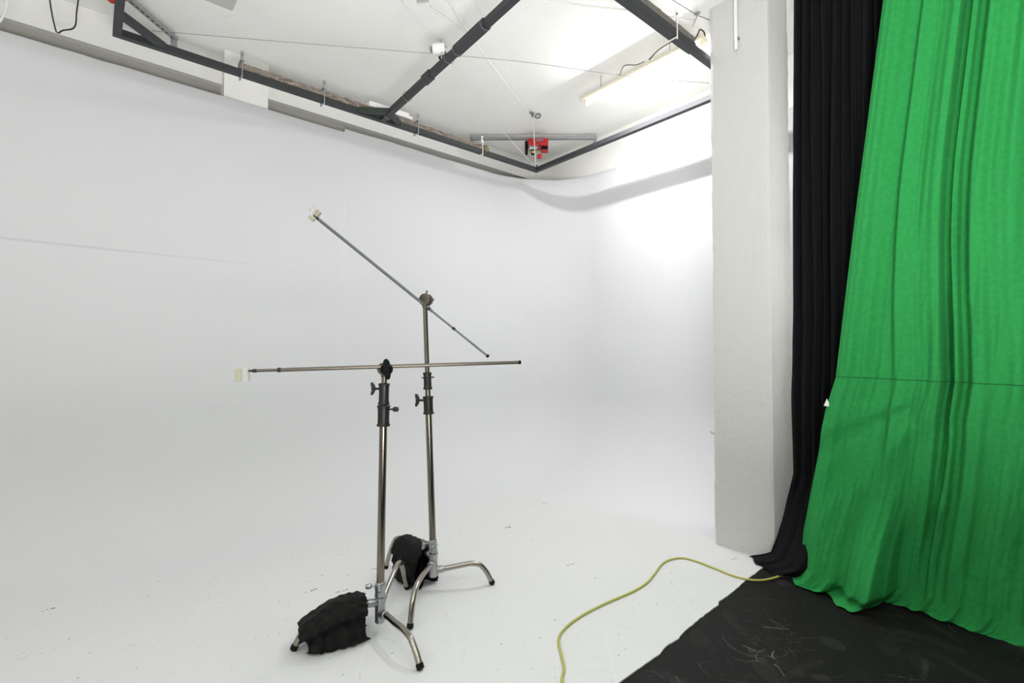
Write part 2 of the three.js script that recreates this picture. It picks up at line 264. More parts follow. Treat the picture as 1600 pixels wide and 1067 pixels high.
// ---------------------------------------------------------------- ceiling lamps
function fluorescent(x, z, y, label) {
  const bare = y < 3.5;                                  // the unseen lamps are bare tubes between two holders
  const L = 1.27, z0 = z - L / 2, z1 = z + L / 2, t = thing('fluorescent_lamp', label, 'lamp', V(x, H, z));
  // channel shaped tray with the glass tube below it
  const sh = new THREE.Shape(); sh.moveTo(-0.05, 0); sh.lineTo(-0.05, 0.014); sh.lineTo(-0.034, 0.04); sh.lineTo(0.034, 0.04); sh.lineTo(0.05, 0.014); sh.lineTo(0.05, 0); sh.closePath();
  if (!bare) t.part('tray', new THREE.ExtrudeGeometry(sh, { depth: L, bevelEnabled: false }).translate(x, y, z0), M.cream);
  for (const e of [z0 + 0.012, z1 - 0.012]) t.part('lamp_holder', rbox(0.036, 0.06, 0.022, 0.006, V(x, y - 0.024, e)), M.cream);
  for (const e of [z0 + 0.22, z1 - 0.3]) t.part('hanger_rod', bare ? rod(V(x, y, e < z ? z0 + 0.012 : z1 - 0.012), V(x, H, e < z ? z0 + 0.012 : z1 - 0.012), 0.003) : rod(V(x - 0.02, y + 0.03, e), V(x - 0.02, H, e), 0.003), M.wire);
  const ty = y - 0.036;
  t.part('tube', rod(V(x, ty, z0 + 0.03), V(x, ty, z1 - 0.03), 0.014), M.tubeGlow);
  // strips on both sides and below the tube make its all-round light
  for (const [dx, dy] of bare ? [[1, 0], [-1, 0], [0, -1], [0, 1]] : [[0.83, -0.56], [-0.83, -0.56], [0, -1]]) {
    const l = new THREE.RectAreaLight(TUBE_COLOR, x > 4 ? TUBE_POWER * 0.5 : bare ? FILL_TUBE_POWER : TUBE_POWER * (dx ? 0.68 : 1.6), 0.028, L - 0.08);
    l.position.set(x + dx * 0.0155, ty + dy * 0.0155, z); l.up.set(0, 0, 1); l.lookAt(l.position.x + dx, l.position.y + dy, z); scene.add(l);
  }
  return t;
}
for (const a of LAMPS) fluorescent(...a);
{ // unseen fill light added behind the viewer, turned up to brighten the ceiling
  const c = V(0.1, 0.6, 0.55), n = V(0, 1, 0).normalize(), t = thing('added_fill_box', 'added fill light box outside the picture turned up at the ceiling', 'added_fill_box', V(c.x, 0, c.z));
  const q = new THREE.Quaternion().setFromUnitVectors(V(0, 1, 0), n), put = (g) => g.applyMatrix4(MY.compose(c, q, V(1, 1, 1)));
  t.part('shell', put(new THREE.CylinderGeometry(1.08, 0.2, 0.45, 4, 1, true).rotateY(Math.PI / 4).translate(0, -0.23, 0)), M.bagShell);
  t.part('diffuser', put(new THREE.BoxGeometry(1.51, 0.01, 1.51).translate(0, -0.006, 0)), M.diffuser);
  t.part('pole', rod(V(c.x, 0.02, c.z), c.clone().addScaledVector(n, -0.44), 0.018), M.darkSteel);
  t.part('foot_plate', rbox(0.6, 0.03, 0.6, 0.01, V(c.x, 0.015, c.z)), M.darkSteel);
  const l = new THREE.RectAreaLight(TUBE_COLOR, FILL_BOX_POWER, 1.5, 1.5); l.position.copy(c).addScaledVector(n, 0.006); l.up.set(1, 0, 0); l.lookAt(l.position.clone().add(n)); scene.add(l);
}

// ---------------------------------------------------------------- suspended steel frame
const FYC = 3.7, T = 0.05;
const A = V(0.107, FYC, -4.40), B = V(4.122, FYC, -4.40);
{
  const t = thing('ceiling_frame', 'dark square tube steel frame hung below the ceiling around the cove', 'frame', V(2.1, FYC, -4.4));
  const beam = (a, b, w = T, h = T, m = M.darkSteel, n = 'beam') => t.part(n, bar(a, b, w, h), m);
  beam(V(A.x - T / 2, FYC, A.z), V(B.x + T / 2, FYC, B.z));
  beam(V(A.x, FYC, A.z + T / 2 + 0.001), V(A.x, FYC, -0.2)); beam(V(B.x, FYC, B.z + T / 2 + 0.001), V(B.x, FYC, -1.90));
  beam(V(2.1, FYC, -4.4 + T / 2), V(1.98, FYC, -1.80)); beam(V(0.08, FYC + 0.08, -1.955), V(B.x + 0.08, FYC + 0.08, -1.965));
  const b1 = (z) => V(2.1 + (2.1 - 1.985) * (z + 4.4) / -2.485, FYC, z);
  for (const [z0, z1] of [[-3.05, -2.65], [-3.55, -3.42]]) t.part('sleeve', bar(b1(z0), b1(z1), T + 0.012, T + 0.012), M.darkSteel);
  t.part('sleeve', bar(V(2.55, FYC + 0.08, -1.961), V(3.47, FYC + 0.08, -1.963), T + 0.012, T + 0.012), M.darkSteel);
  // diagonal gussets at the corner and the junction
  t.part('gusset', bar(V(A.x + 0.005, FYC + 0.005, A.z + 0.25), V(A.x + 0.27, FYC + 0.005, A.z + 0.01), 0.04, 0.05), M.darkSteel);
  t.part('gusset', bar(V(2.095, FYC + 0.008, -4.22), V(1.86, FYC + 0.008, -4.385), 0.04, 0.05), M.darkPlate);
  t.part('gusset', bar(V(2.10, FYC + 0.008, -4.24), V(2.27, FYC + 0.008, -4.385), 0.04, 0.05), M.darkSteel);
  const R = rng(4);
  for (const z of [-4.28, -3.86, -3.15, -3.02, -2.66]) { const c = b1(z); t.part('cable_tie', new THREE.TorusGeometry(0.042, 0.0022, 5, 20).scale(1, 1, 1).rotateY((R() - 0.5) * 0.8).translate(c.x, c.y, c.z), M.wire); }
  t.part('hanging_tab', box(B.x - 0.012, B.x + 0.012, FYC + 0.02, FYC + 0.06, B.z - 0.012, B.z + 0.012), M.darkSteel);
}
// weathered battens lying on the rear beam
function batten(x0, x1, z, label, seed, y0 = FYC) {
  const w = 0.055, h = 0.05, g = new THREE.BoxGeometry(x1 - x0, h, w, 60, 3, 3), P = g.attributes.position;
  for (let i = 0; i < P.count; i++) { const x = P.getX(i), y = P.getY(i), zz = P.getZ(i); const k = 0.003 * n3(x * 6 + seed, y * 30, zz * 30); P.setXYZ(i, x, y + k + (y < 0 && i % 3 === 0 ? -0.002 : 0), zz + 0.003 * n3(x * 13, y * 30 + 5 + seed, zz * 30)); }
  g.translate((x0 + x1) / 2, y0 + T / 2 + h / 2 + 0.006, z); const o = obj('batten', boxUV(g), M.wood); o.position.set(0, 0, 0); return tag(o, label, 'batten');
}
batten(0.87, 2.0, -4.41, 'weathered wooden batten lying on the rear dark beam left of the junction', 1);
batten(2.16, 3.30, -4.42, 'weathered wooden batten on the rear dark beam right of the junction', 7);
batten(2.6, 3.47, -1.97, 'grey wooden batten on top of the right cross beam near the lamp', 12, FYC + 0.088).material = M.plank;
// clamps that hold the battens down
[[0.885, -4.40, 'metal clamp at the left end of the left batten'], [1.535, -4.40, 'metal clamp at the middle of the left batten'], [2.47, -4.40, 'metal clamp near the left end of the right batten'], [3.275, -4.40, 'white topped clamp at the right end of the right batten'], [3.20, -1.963, 'white topped clamp around the right cross beam', 0.08]].forEach(([x, z, label, up = 0], i) => {
  const t = thing('clamp', label, 'clamp', V(x, FYC + up, z));
  const y0 = FYC + up - 0.035, y1 = FYC + up + 0.09, zf = z + 0.038, zb = z - 0.052;
  t.part('strap', [rod(V(x, y0 - 0.015, zf), V(x, y1 + 0.004, zf), 0.0045), rod(V(x, y0, zb), V(x, y1, zb), 0.004), bar(V(x, y0, zf + 0.004), V(x, y0, zb - 0.004), 0.012, 0.006)], i < 3 ? M.zinc : M.rope);
  const f = t.part('flange', [bar(V(x, y1, zf + 0.006), V(x, y1, zb - 0.006), 0.03, 0.007), rbox(0.026, 0.075, 0.006, 0.002, V(x, y1 + 0.04, zf - 0.01))], i < 3 ? M.zinc : M.whitePlastic);
  t.part('bolt', rod(V(x, y1 + 0.045, zf - 0.02), V(x, y1 + 0.045, zf + 0.004), 0.005), i < 3 ? M.grey : M.blackWire);
});
{ // brownish tape wrapped at the batten ends
  for (const [x, z, label] of [[1.93, -4.395, 'yellowed tape bunch at the right end of the left batten'], [3.34, -4.40, 'yellowed tape bunch at the right end of the right batten']]) {
    const g = new THREE.SphereGeometry(0.048, 18, 12).scale(0.8, 0.9, 0.72), P = g.attributes.position; for (let i = 0; i < P.count; i++) { const k = 1 + 0.25 * n3(P.getX(i) * 30 + x, P.getY(i) * 30, P.getZ(i) * 30); P.setXYZ(i, P.getX(i) * k, P.getY(i) * k, P.getZ(i) * k); } g.computeVertexNormals();
    tag(obj('tape_bunch', g.translate(x, FYC + 0.045, z), M.dirtyBrass), label, 'tape');
  }
}
{ // white box lying behind the junction of the beams
  const t = thing('junction_box', 'long white box lying on the rear beam behind the junction', 'box', V(2.19, FYC + 0.035, -4.47));
  t.part('housing', bar(V(1.97, FYC + 0.116, -4.44), V(2.38, FYC + 0.116, -4.42), 0.09, 0.055, V(0, 1, 0), 0.008), M.whitePlastic);
  t.part('end_plug', bar(V(2.38, FYC + 0.116, -4.42), V(2.43, FYC + 0.112, -4.418), 0.03, 0.03), M.whitePlastic);
  t.part('bracket', box(2.07, 2.11, FYC + T / 2, FYC + 0.09, -4.46, -4.41), M.darkPlate);
}

// ---------------------------------------------------------------- struts and hoists in the corners
function strut(a, b, label) {                            // slotted steel channel across a corner
  const t = thing('strut_channel', label, 'strut', a.clone());
  const d = b.clone().sub(a), L = d.length(), w = 0.041, sh = new THREE.Shape(); sh.moveTo(0, -w / 2); sh.lineTo(L, -w / 2); sh.lineTo(L, w / 2); sh.lineTo(0, w / 2); sh.closePath();
  for (let x = 0.03; x + 0.03 < L; x += 0.05) { const h = new THREE.Path(); h.moveTo(x, -0.007); h.lineTo(x + 0.028, -0.007); h.lineTo(x + 0.028, 0.007); h.lineTo(x, 0.007); h.closePath(); sh.holes.push(h); }
  const web = new THREE.ExtrudeGeometry(sh, { depth: 0.0025, bevelEnabled: false }).rotateX(Math.PI / 2);
  const fl = (s) => box(0, L, 0, 0.021, s * w / 2 - 0.00125, s * w / 2 + 0.00125);
  const m = new THREE.Matrix4().makeRotationY(-Math.atan2(d.z, d.x)).setPosition(a);
  t.part('channel', merge([web, fl(-1), fl(1)]).applyMatrix4(m), M.zinc);
  t.part('slot_shade', box(0.01, L - 0.01, 0.0215, 0.0235, -w / 2, w / 2).applyMatrix4(m), M.blackWire);  // dark strip stands in for the shade inside the slotted channel
  for (const e of [0.02, L - 0.02]) { const p = V(e, 0, 0).applyMatrix4(m); t.part('end_bracket', [rbox(0.045, 0.14, 0.008, 0.002, V(p.x, p.y - 0.055, p.z)), rod(V(p.x, p.y, p.z), V(p.x, H, p.z), 0.006)], M.zinc); }
  return t;
}
strut(V(3.52, 4.09, -4.955), V(4.70, 4.09, -3.935), 'slotted galvanised strut spanning the far corner under the ceiling');
strut(V(-0.25, 4.09, -4.182), V(0.506, 4.09, -4.97), 'slotted galvanised strut spanning the left corner above the frame');
function hoist(at, turn, label) {
  const t = new THREE.Group(); t.name = numbered('electric_hoist'); t.position.copy(at); t.rotation.y = turn; scene.add(t); tag(t, label, 'hoist');
  // local: x to the right as seen, z towards the viewer, y = 0 at the strut
  obj('motor_housing', [rbox(0.25, 0.085, 0.11, 0.012, V(0.01, -0.055, 0)), rbox(0.095, 0.12, 0.105, 0.012, V(0.088, -0.1, 0)), bar(V(-0.06, -0.09, 0), V(0.07, -0.13, 0), 0.1, 0.02)], M.red, t);
  obj('gearbox', rbox(0.036, 0.135, 0.11, 0.008, V(-0.128, -0.11, 0)), M.blackPlastic, t);
  obj('vent_panel', rbox(0.09, 0.022, 0.006, 0.002, V(0.03, -0.04, 0.058)), M.grey, t); obj('vent_panel', rbox(0.08, 0.045, 0.006, 0.002, V(0.088, -0.13, 0.055)), M.blackPlastic, t);
  obj('drum', lathe([[0, 0], [0.048, 0], [0.048, 0.008], [0.032, 0.01], [0.032, 0.1], [0.048, 0.102], [0.048, 0.11], [0, 0.11]], V(-0.1, -0.12, 0.02), V(0.1, -0.12, 0.02)), M.zinc, t);
  const lab = obj('control_box', rbox(0.055, 0.05, 0.05, 0.006, V(-0.045, -0.175, 0.02)), M.blackPlastic, t);
  obj('sticker', rbox(0.03, 0.026, 0.003, 0.001, V(-0.045, -0.178, 0.0465)), M.yellow, lab);
  const k = obj('stop_weight', lathe([[0, 0], [0.02, 0], [0.03, 0.008], [0.03, 0.022], [0.018, 0.032], [0, 0.032]], V(0.03, -0.235, 0.03), V(0.03, -0.235, 0.09)), M.red, t);
  obj('hoist_rope', rod(V(0.03, -0.14, 0.04), V(0.03, -0.22, 0.04), 0.003), M.wire, t);
  for (const x of [-0.05, 0.08]) obj('mounting_bracket', rbox(0.03, 0.05, 0.03, 0.003, V(x, 0.002, 0)), M.zinc, t);
  return t;
}
hoist(V(4.105, 4.07, -4.37), -0.74, 'red electric hoist hanging from the strut in the far corner');
hoist(V(0.033, 4.07, -4.272), 0.2, 'red electric hoist cut off by the top edge above the left corner of the frame');

// ---------------------------------------------------------------- ropes, wires and small fittings overhead
const line = (name, label, cat, pts, r, m, seg) => tag(obj(name, tube(pts, r, 6, seg), m), label, cat);
line('steel_wire', 'thin steel wire crossing under the ceiling from the left corner to the column', 'wire', [V(0.321, 3.95, -4.686), V(1.25, 3.945, -4.09), V(2.194, 3.95, -3.496), V(2.796, 3.95, -3.128), V(3.65, 3.94, -2.67), V(4.315, 3.95, -2.276)], 0.0022, M.wire);
line('rope', 'white rope running along the ceiling to the far corner and down to the frame', 'rope', [V(1.55, 4.11, -2.83), V(1.999, 4.1, -3.097), V(2.366, 4.1, -3.324), V(3.05, 4.1, -3.70), V(3.70, 4.1, -4.04), V(3.78, 4.07, -4.09), V(3.9, 3.95, -4.2), V(4.1, 3.73, -4.39)], 0.006, M.rope, 120);
line('rope', 'short white rope from the grey ceiling plate to the middle beam', 'rope', [V(1.90, 4.1, -3.25), V(2.376, 4.1, -3.338)], 0.006, M.rope);
line('steel_wire', 'thin pale wire from the top edge past the white camera to the frame corner', 'wire', [V(1.4, 4.1, -3.13), V(1.725, 4.1, -3.33), V(2.232, 4.1, -3.606), V(2.459, 4.1, -3.744), V(3.086, 4.1, -4.16), V(3.4, 4.0, -4.27), V(4.1, 3.735, -4.40)], 0.0025, M.rope, 90);
line('cable', 'white cables lying along the ceiling beside the bright lamp', 'cable', [V(2.4, 4.125, -2.75), V(2.593, 4.125, -2.63), V(2.78, 4.125, -2.54), V(3.0, 4.12, -2.40), V(3.212, 4.12, -2.265), V(3.65, 4.12, -2.05)], 0.008, M.rope);
line('cable', 'thin dark lead sagging from the left end of the lamp tray', 'cable', [V(3.70, 4.03, -2.82), V(3.66, 4.07, -2.74), V(3.68, 4.035, -2.62), V(3.70, 4.04, -2.55)], 0.004, M.brownWire);
line('cable', 'dark twisted lead rising from the lamp tray to the right cross beam', 'cable', [V(3.70, 4.035, -2.5), V(3.62, 4.02, -2.35), V(3.55, 3.97, -2.15), V(3.48, 3.83, -2.0)], 0.006, M.brownWire);
line('cable', 'dark lead looping over the right end of the lamp tray', 'cable', [V(3.48, 3.83, -1.97), V(3.60, 3.96, -1.99), V(3.7, 4.06, -2.02), V(3.76, 4.06, -2.02), V(3.775, 4.0, -2.02)], 0.006, M.brownWire);
line('cable', 'black cable loop hanging in front of the left back wall', 'cable', [V(-0.272, 4.13, -4.75), V(-0.262, 3.98, -4.75), V(-0.235, 3.80, -4.75), V(-0.215, 3.735, -4.75), V(-0.19, 3.765, -4.75), V(-0.13, 3.81, -4.75), V(-0.115, 3.95, -4.75), V(-0.10, 4.13, -4.75)], 0.005, M.blackWire);
line('cable', 'white cable hanging down at the far left edge', 'cable', [V(-0.44, 4.0, -4.5), V(-0.445, 3.8, -4.52), V(-0.455, 3.70, -4.55), V(-0.49, 3.63, -4.62), V(-0.56, 3.57, -4.7)], 0.007, M.rope);
line('anchor_wire', 'short wire stub sticking up beside the left corner of the frame', 'wire', [V(0.20, 3.722, -4.40), V(0.24, 3.80, -4.53), V(0.36, 3.84, -4.62), V(0.42, 3.86, -4.64)], 0.003, M.wire);
{ // anchor with several wire ends near the column top
  const p = V(3.62, 4.13, -2.0), t = thing('wire_anchor', 'small ceiling anchor with twisted wire ends left of the column', 'anchor', p);
  t.part('plate', lathe([[0, 0], [0.02, 0], [0.02, 0.006], [0.008, 0.012], [0, 0.02]], V(p.x, H, p.z), V(p.x, 4, p.z)), M.zinc);
  for (const [x, y, z] of [[-0.42, -0.03, -0.02], [-0.11, -0.06, 0.03], [0.1, -0.02, 0.05], [0.03, -0.05, -0.06]]) t.part('wire_end', rod(V(p.x, p.y, p.z), V(p.x + x, p.y + y, p.z + z), 0.003), M.wire);
}
{ // grey anchor fittings where the rope bends down at the far corner
  const t = thing('rope_anchor', 'grey hook plates on the ceiling where the white rope turns down', 'anchor', V(3.75, H, -4.06));
  t.part('hook_plate', [rbox(0.06, 0.02, 0.02, 0.004, V(3.70, H - 0.02, -4.03)), rbox(0.02, 0.05, 0.02, 0.004, V(3.72, H - 0.03, -4.03))], M.grey);
  t.part('hook_plate', new THREE.TorusGeometry(0.03, 0.008, 8, 18).rotateX(1.2).translate(3.80, H - 0.02, -4.03), M.grey);
}
{ // white round camera clamped beside the middle beam
  const c = V(2.02, 3.80, -3.235), t = thing('security_camera', 'small white camera with grey lens clamped beside the middle beam', 'camera', c.clone());
  const dir = V(-0.76, -0.05, -0.62).normalize(), at = (d, y = 0) => c.clone().addScaledVector(dir, d).add(V(0, y, 0));
  t.part('body', lathe([[0, 0], [0.038, 0], [0.044, 0.01], [0.044, 0.075], [0.036, 0.09], [0.02, 0.092], [0, 0.092]], at(-0.03), at(0.1)), M.whitePlastic);
  t.part('lens', lathe([[0, 0], [0.02, 0], [0.024, 0.008], [0.018, 0.018], [0, 0.018]], at(0.062), at(0.12)), M.lens);
  t.part('clamp_jaw', [bar(at(-0.03, -0.02), V(2.045, 3.745, -3.27), 0.035, 0.03)], M.blackPlastic);
  t.part('clamp_frame', [rod(V(2.02, 3.72, -3.22), V(2.01, 3.86, -3.20), 0.006), rod(V(2.06, 3.72, -3.25), V(2.06, 3.87, -3.24), 0.006), rod(V(1.99, 3.85, -3.2), V(2.09, 3.85, -3.25), 0.006)], M.zinc);
}
{ // grey plate with a white end on the ceiling at the top edge
  const t = thing('ceiling_socket', 'grey plate with white end cap on the ceiling at the top edge', 'socket', V(1.83, H, -3.24));
  t.part('plate', bar(V(1.75, H - 0.03, -3.13), V(1.87, H - 0.03, -3.24), 0.09, 0.045, V(0, 1, 0), 0.006), M.duct);
  t.part('end_cap', bar(V(1.872, H - 0.035, -3.242), V(1.882, H - 0.035, -3.251), 0.1, 0.06), M.whitePlastic);
  t.part('knob', lathe([[0, 0], [0.012, 0], [0.012, 0.008], [0, 0.01]], V(1.83, H - 0.052, -3.21), V(1.83, 3.9, -3.21)), M.lens);
}
tag(obj('duct_box', rbox(2.4, 0.12, 1.0, 0.006, V(0.775 - 1.2, H - 0.062, -4.165 + 0.5)), M.duct), 'flat grey boxed duct under the ceiling cut off by the top edge', 'duct');
{ // conduit on the column
  const t = thing('conduit_pipe', 'white conduit running down the column face to an open dark end', 'pipe', V(3.632, 3.715, -1.703));
  t.part('pipe', lathe([[0.009, 0.02], [0.009, 0], [0.0125, 0], [0.0125, 0.434]], V(3.634, 3.715, -1.703), V(3.634, 4.5, -1.705)), M.whitePlastic);
  t.part('dark_end', rod(V(3.634, 3.722, -1.703), V(3.634, 3.73, -1.703), 0.009), M.blackPlastic);
  t.part('pipe_clip', [rbox(0.012, 0.02, 0.04, 0.003, V(3.646, 3.80, -1.703)), rod(V(3.646, 3.80, -1.685), V(3.628, 3.80, -1.685), 0.004)], M.grey);
}
{ // little hook on the left edge of the column
  const t = thing('wall_hook', 'small metal hook low on the left edge of the column', 'hook', V(3.67, 0.84, -1.925));
  t.part('peg', [rod(V(3.675, 0.84, -1.91), V(3.675, 0.843, -1.95), 0.006), rod(V(3.675, 0.843, -1.948), V(3.675, 0.855, -1.956), 0.005)], M.zinc);
  t.part('base', lathe([[0, 0], [0.012, 0], [0.01, 0.006], [0, 0.008]], V(3.675, 0.84, -1.918), V(3.675, 0.84, -2)), M.zinc);
}

// ---------------------------------------------------------------- curtains
function curtain(name, label, f, nu, nv, mat, y0, y1) {   // a cloth sheet with thickness
  const g = grid(nu, nv, (u, v) => f(u, y0 + (y1 - y0) * v), (u, v) => [u * 2.6, y0 + (y1 - y0) * v]);
  const back = g.clone(); const P = g.attributes.position, N = g.attributes.normal, Q = back.attributes.position;
  for (let i = 0; i < P.count; i++) Q.setXYZ(i, P.getX(i) - N.getX(i) * 0.002, P.getY(i) - N.getY(i) * 0.002, P.getZ(i) - N.getZ(i) * 0.002);
  back.setIndex([...back.index.array].reverse()); back.computeVertexNormals();
  return [g, back];
}
const greenZ = [[0, -1.386], [0.03, -1.33], [0.105, -1.280], [0.315, -1.253], [0.613, -1.193], [1.105, -1.107], [1.306, -1.051], [1.737, -1.001], [2.424, -0.917], [2.979, -0.844], [3.519, -0.773], [4.1, -0.70]];
const greenFolds = [[0, -0.01], [0.012, 0.03], [0.024, 0.042], [0.041, 0.018], [0.059, -0.012], [0.076, -0.018], [0.086, 0.032], [0.1, 0.026], [0.111, 0.014], [0.117, -0.002], [0.13, 0.012], [0.144, 0.034], [0.153, 0.03], [0.160, -0.045], [0.167, -0.05], [0.173, 0.018], [0.18, 0.002], [0.186, -0.045], [0.192, -0.045], [0.203, 0.028], [0.217, 0.036], [0.231, 0.0], [0.245, 0.012], [0.26, 0.03], [0.29, -0.03], [0.31, 0.03], [0.34, 0.03], [0.36, -0.03], [0.39, 0.03], [0.44, -0.02], [0.48, 0.03], [0.53, -0.03], [0.58, 0.03], [0.63, -0.03], [0.68, 0.03], [0.74, -0.03], [0.8, 0.03], [0.86, -0.03], [0.92, 0.03], [1, -0.02]];
const greenFlare = [[0, -0.056], [0.0455, 0.10], [0.075, 0.085], [0.094, 0.055], [0.129, 0.17], [0.152, 0.224], [0.168, 0.11], [0.176, -0.06], [0.25, -0.043], [0.375, -0.014], [0.6, 0.03], [1, 0]];
function greenAt(s, y) {
  const zl = lin(greenZ, y), z = zl + s * (1.6 - zl);
  const low = 1 - smooth(0, 1.5, y);
  const sf = s - 0.05 * (1 - smooth(0.6, 2.6, y)) * smooth(0, 0.15, s);
  let out = table(greenFolds, sf) * (1 - 0.35 * low) * (0.3 + 0.7 * smooth(0.0, 0.5, y)) * (0.9 + 0.2 * n2(s * 9, y * 0.5));
  const soft = 0.35 + 0.65 * (1 - smooth(0.4, 2.0, y));
  out += 0.009 * n2(s * 30, y * 0.3 + 5) + soft * (0.004 * n2(s * 70, y * 0.6) + 0.0014 * n2(s * 150, y * 1.4));
  out -= 0.05 * Math.exp(-Math.pow((s - lin([[0.6, 0.224], [0.95, 0.217], [1.5, 0.198], [2.2, 0.172]], y)) / 0.0045, 2)) * smooth(0.55, 0.85, y) * (1 - smooth(1.3, 2.3, y));
  const crumple = 0.25 + 0.75 * (1 - smooth(0.5, 2.2, y));
  out += crumple * (0.0035 * (1 - Math.abs(n2(s * 55 + y * 1.2, y * 3.1))) + 0.004 * n2(s * 24 - y * 0.6, y * 2.2) + 0.0016 * n2(s * 110, y * 7));
  // tension folds that fan out from the tied-up middle towards the swept left hem
  const dz = z + 0.55, dy = 1.25 - y, r = Math.hypot(dz, dy), phi = Math.atan2(dz, dy);
  const fan = smooth(0.1, 0.3, r) * (1 - smooth(0.85, 1.25, r)) * smooth(-1.4, -1.1, phi) * (1 - smooth(-0.1, 0.15, phi)) * (dy > 0 ? 1 : 0);
  out += fan * (0.013 * Math.sin(phi * 9 + 0.5 + 0.6 * n2(r * 3, 2)) + 0.004 * Math.sin(phi * 23 + 2));
  const k = Math.pow(1 - smooth(0, 0.85, y), 1.35);
  out += table(greenFlare, s) * k;
  out += 0.05 * low * smooth(0.02, 0.1, s) * (1 - smooth(0.12, 0.2, s));
  // undercut where the swept hem lies on the floor
  out -= 0.05 * Math.exp(-Math.pow((y - 0.04) / 0.03, 2)) * smooth(0.08, 0.1, s) * (1 - smooth(0.16, 0.18, s));
  const hem = 0.010 + 0.012 * Math.max(0, n2(s * 20, 3));
  return V(3.5 - out, Math.max(y, hem * (y < 0.05 ? 1 : 0)), z);
}
{
  const t = thing('green_curtain', 'large bright green backdrop curtain sweeping onto the black floor', 'curtain', V(3.5, 0, 0));
  t.part('cloth', curtain('cloth', '', greenAt, 620, 300, M.green, 0.008, 4.06), M.green);
  const pts = []; for (let i = 0; i <= 260; i++) { const s = 0.002 + 0.996 * i / 260, y = 1.315 - 0.012 * s * 5 * (s < 0.3 ? 1 : 0.3 / s); const q = greenAt(s, y); pts.push(V(q.x - 0.0005, q.y, q.z)); }
  t.part('seam', new THREE.TubeGeometry(new THREE.CatmullRomCurve3(pts), 520, 0.0022, 5, false), M.greenSeam).userData.label = 'dark stitched seam across the green cloth';
  t.part('hanging_rail', rod(V(3.5, 4.07, -0.8), V(3.5, 4.07, 1.7), 0.016), M.zinc);
  const tg = new THREE.Shape(); tg.moveTo(0, 0.05); tg.lineTo(-0.018, 0.004); tg.lineTo(0.016, 0); tg.lineTo(0.008, 0.03); tg.closePath();
  const q = greenAt(0.0, 1.13);
  t.part('paper_tag', new THREE.ExtrudeGeometry(tg, { depth: 0.001, bevelEnabled: false }).rotateY(-Math.PI / 2 + 0.2).translate(q.x - 0.01, 1.125, q.z + 0.004), M.paper).userData.label = 'small white paper tag on the left edge';
}
const blackZ = [[0, -1.655], [0.03, -1.60], [0.084, -1.49], [0.2, -1.455], [0.466, -1.41], [0.63, -1.372], [1.156, -1.377], [1.686, -1.357], [3.92, -1.327]];
const blackFlare = [[0, 0.10], [0.08, 0.19], [0.2, 0.27], [0.3, 0.22], [0.5, 0.1], [1, 0.05]];
function blackAt(s, y) {
  const zl = lin(blackZ, y), z = zl + s * (-0.35 - zl);
  const low = 1 - smooth(0.05, 1.1, y), ph = s * 2 * Math.PI * 17 + 1.6 * n2(s * 5, y * 0.25) + 0.9 * n2(s * 12 + 4, 1);
  let out = (0.034 * Math.sin(ph) + 0.014 * Math.sin(ph * 0.47 + 1)) * (1 - 0.9 * low) * (0.75 + 0.4 * n2(s * 7, 9)) + 0.004 * n2(s * 40, y * 2);
  out += table(blackFlare, s) * Math.pow(1 - smooth(0, 0.62, y), 1.3);
  out += low * 0.012 * n2(s * 14, y * 3 + 8);
  return V(3.7 - out, y + (y < 0.03 ? 0.008 * (1 + n2(s * 9, 4)) : 0), z);
}
{
  const t = thing('black_curtain', 'black pleated curtain hanging between the white column and the green cloth', 'curtain', V(3.7, 0, 0));
  t.part('cloth', curtain('cloth', '', blackAt, 420, 200, M.blackCloth, 0.008, 4.06), M.blackCloth);
  t.part('hanging_rail', rod(V(3.7, 4.07, -1.36), V(3.7, 4.07, 1.7), 0.016), M.zinc);
}

// ---------------------------------------------------------------- stands
const RIGHT = V(Math.cos(TH), 0, Math.sin(TH)), TOCAM = V(-Math.sin(TH), 0, Math.cos(TH));   // directions of knobs and handles in the room
function footLeg(c, foot, prof) { const d = V(foot[0] - c.x, 0, foot[1] - c.z).normalize(); return prof.map(([r, y]) => V(c.x + d.x * r, y, c.z + d.z * r)); }
function wing(a, dir, size = 1) {                        // wing screw: shaft, hub and two lobes
  const e = a.clone().addScaledVector(dir, 0.022 * size), n = V(0, 1, 0);
  const g = [rod(a, e, 0.005 * size)];
  for (const s of [-1, 1]) g.push(alongY(new THREE.SphereGeometry(0.012 * size, 12, 8).scale(0.75, 1.45, 0.55).translate(0, 0.013 * size, 0), e, e.clone().addScaledVector(n, s).addScaledVector(dir, 0.45)));
  g.push(lathe([[0, -0.006], [0.009, -0.004], [0.010, 0.004], [0.006, 0.012], [0, 0.013]].map(([r, y]) => [r * size, y * size]), e, e.clone().add(dir)));
  return g;
}
function knob(a, dir, r = 0.013) {
  const e = a.clone().addScaledVector(dir, 0.02), g = [rod(a, e, 0.0045)];
  g.push(lathe([[0, 0], [r * 0.6, 0], [r, 0.006], [r, 0.022], [r * 0.75, 0.03], [0, 0.031]], e, e.clone().add(dir), 8));
  return g;
}
function collarGeo(a, b, r) { const L = a.distanceTo(b); return lathe([[r * 0.72, 0], [r * 1.1, 0], [r * 1.16, 0.004], [r * 1.1, 0.011], [r, 0.014], [r * 0.97, L * 0.5], [r * 0.985, L * 0.52], [r, L - 0.016], [r * 1.1, L - 0.012], [r * 1.13, L - 0.005], [r * 1.04, L], [r * 0.72, L]], a, b, 28); }
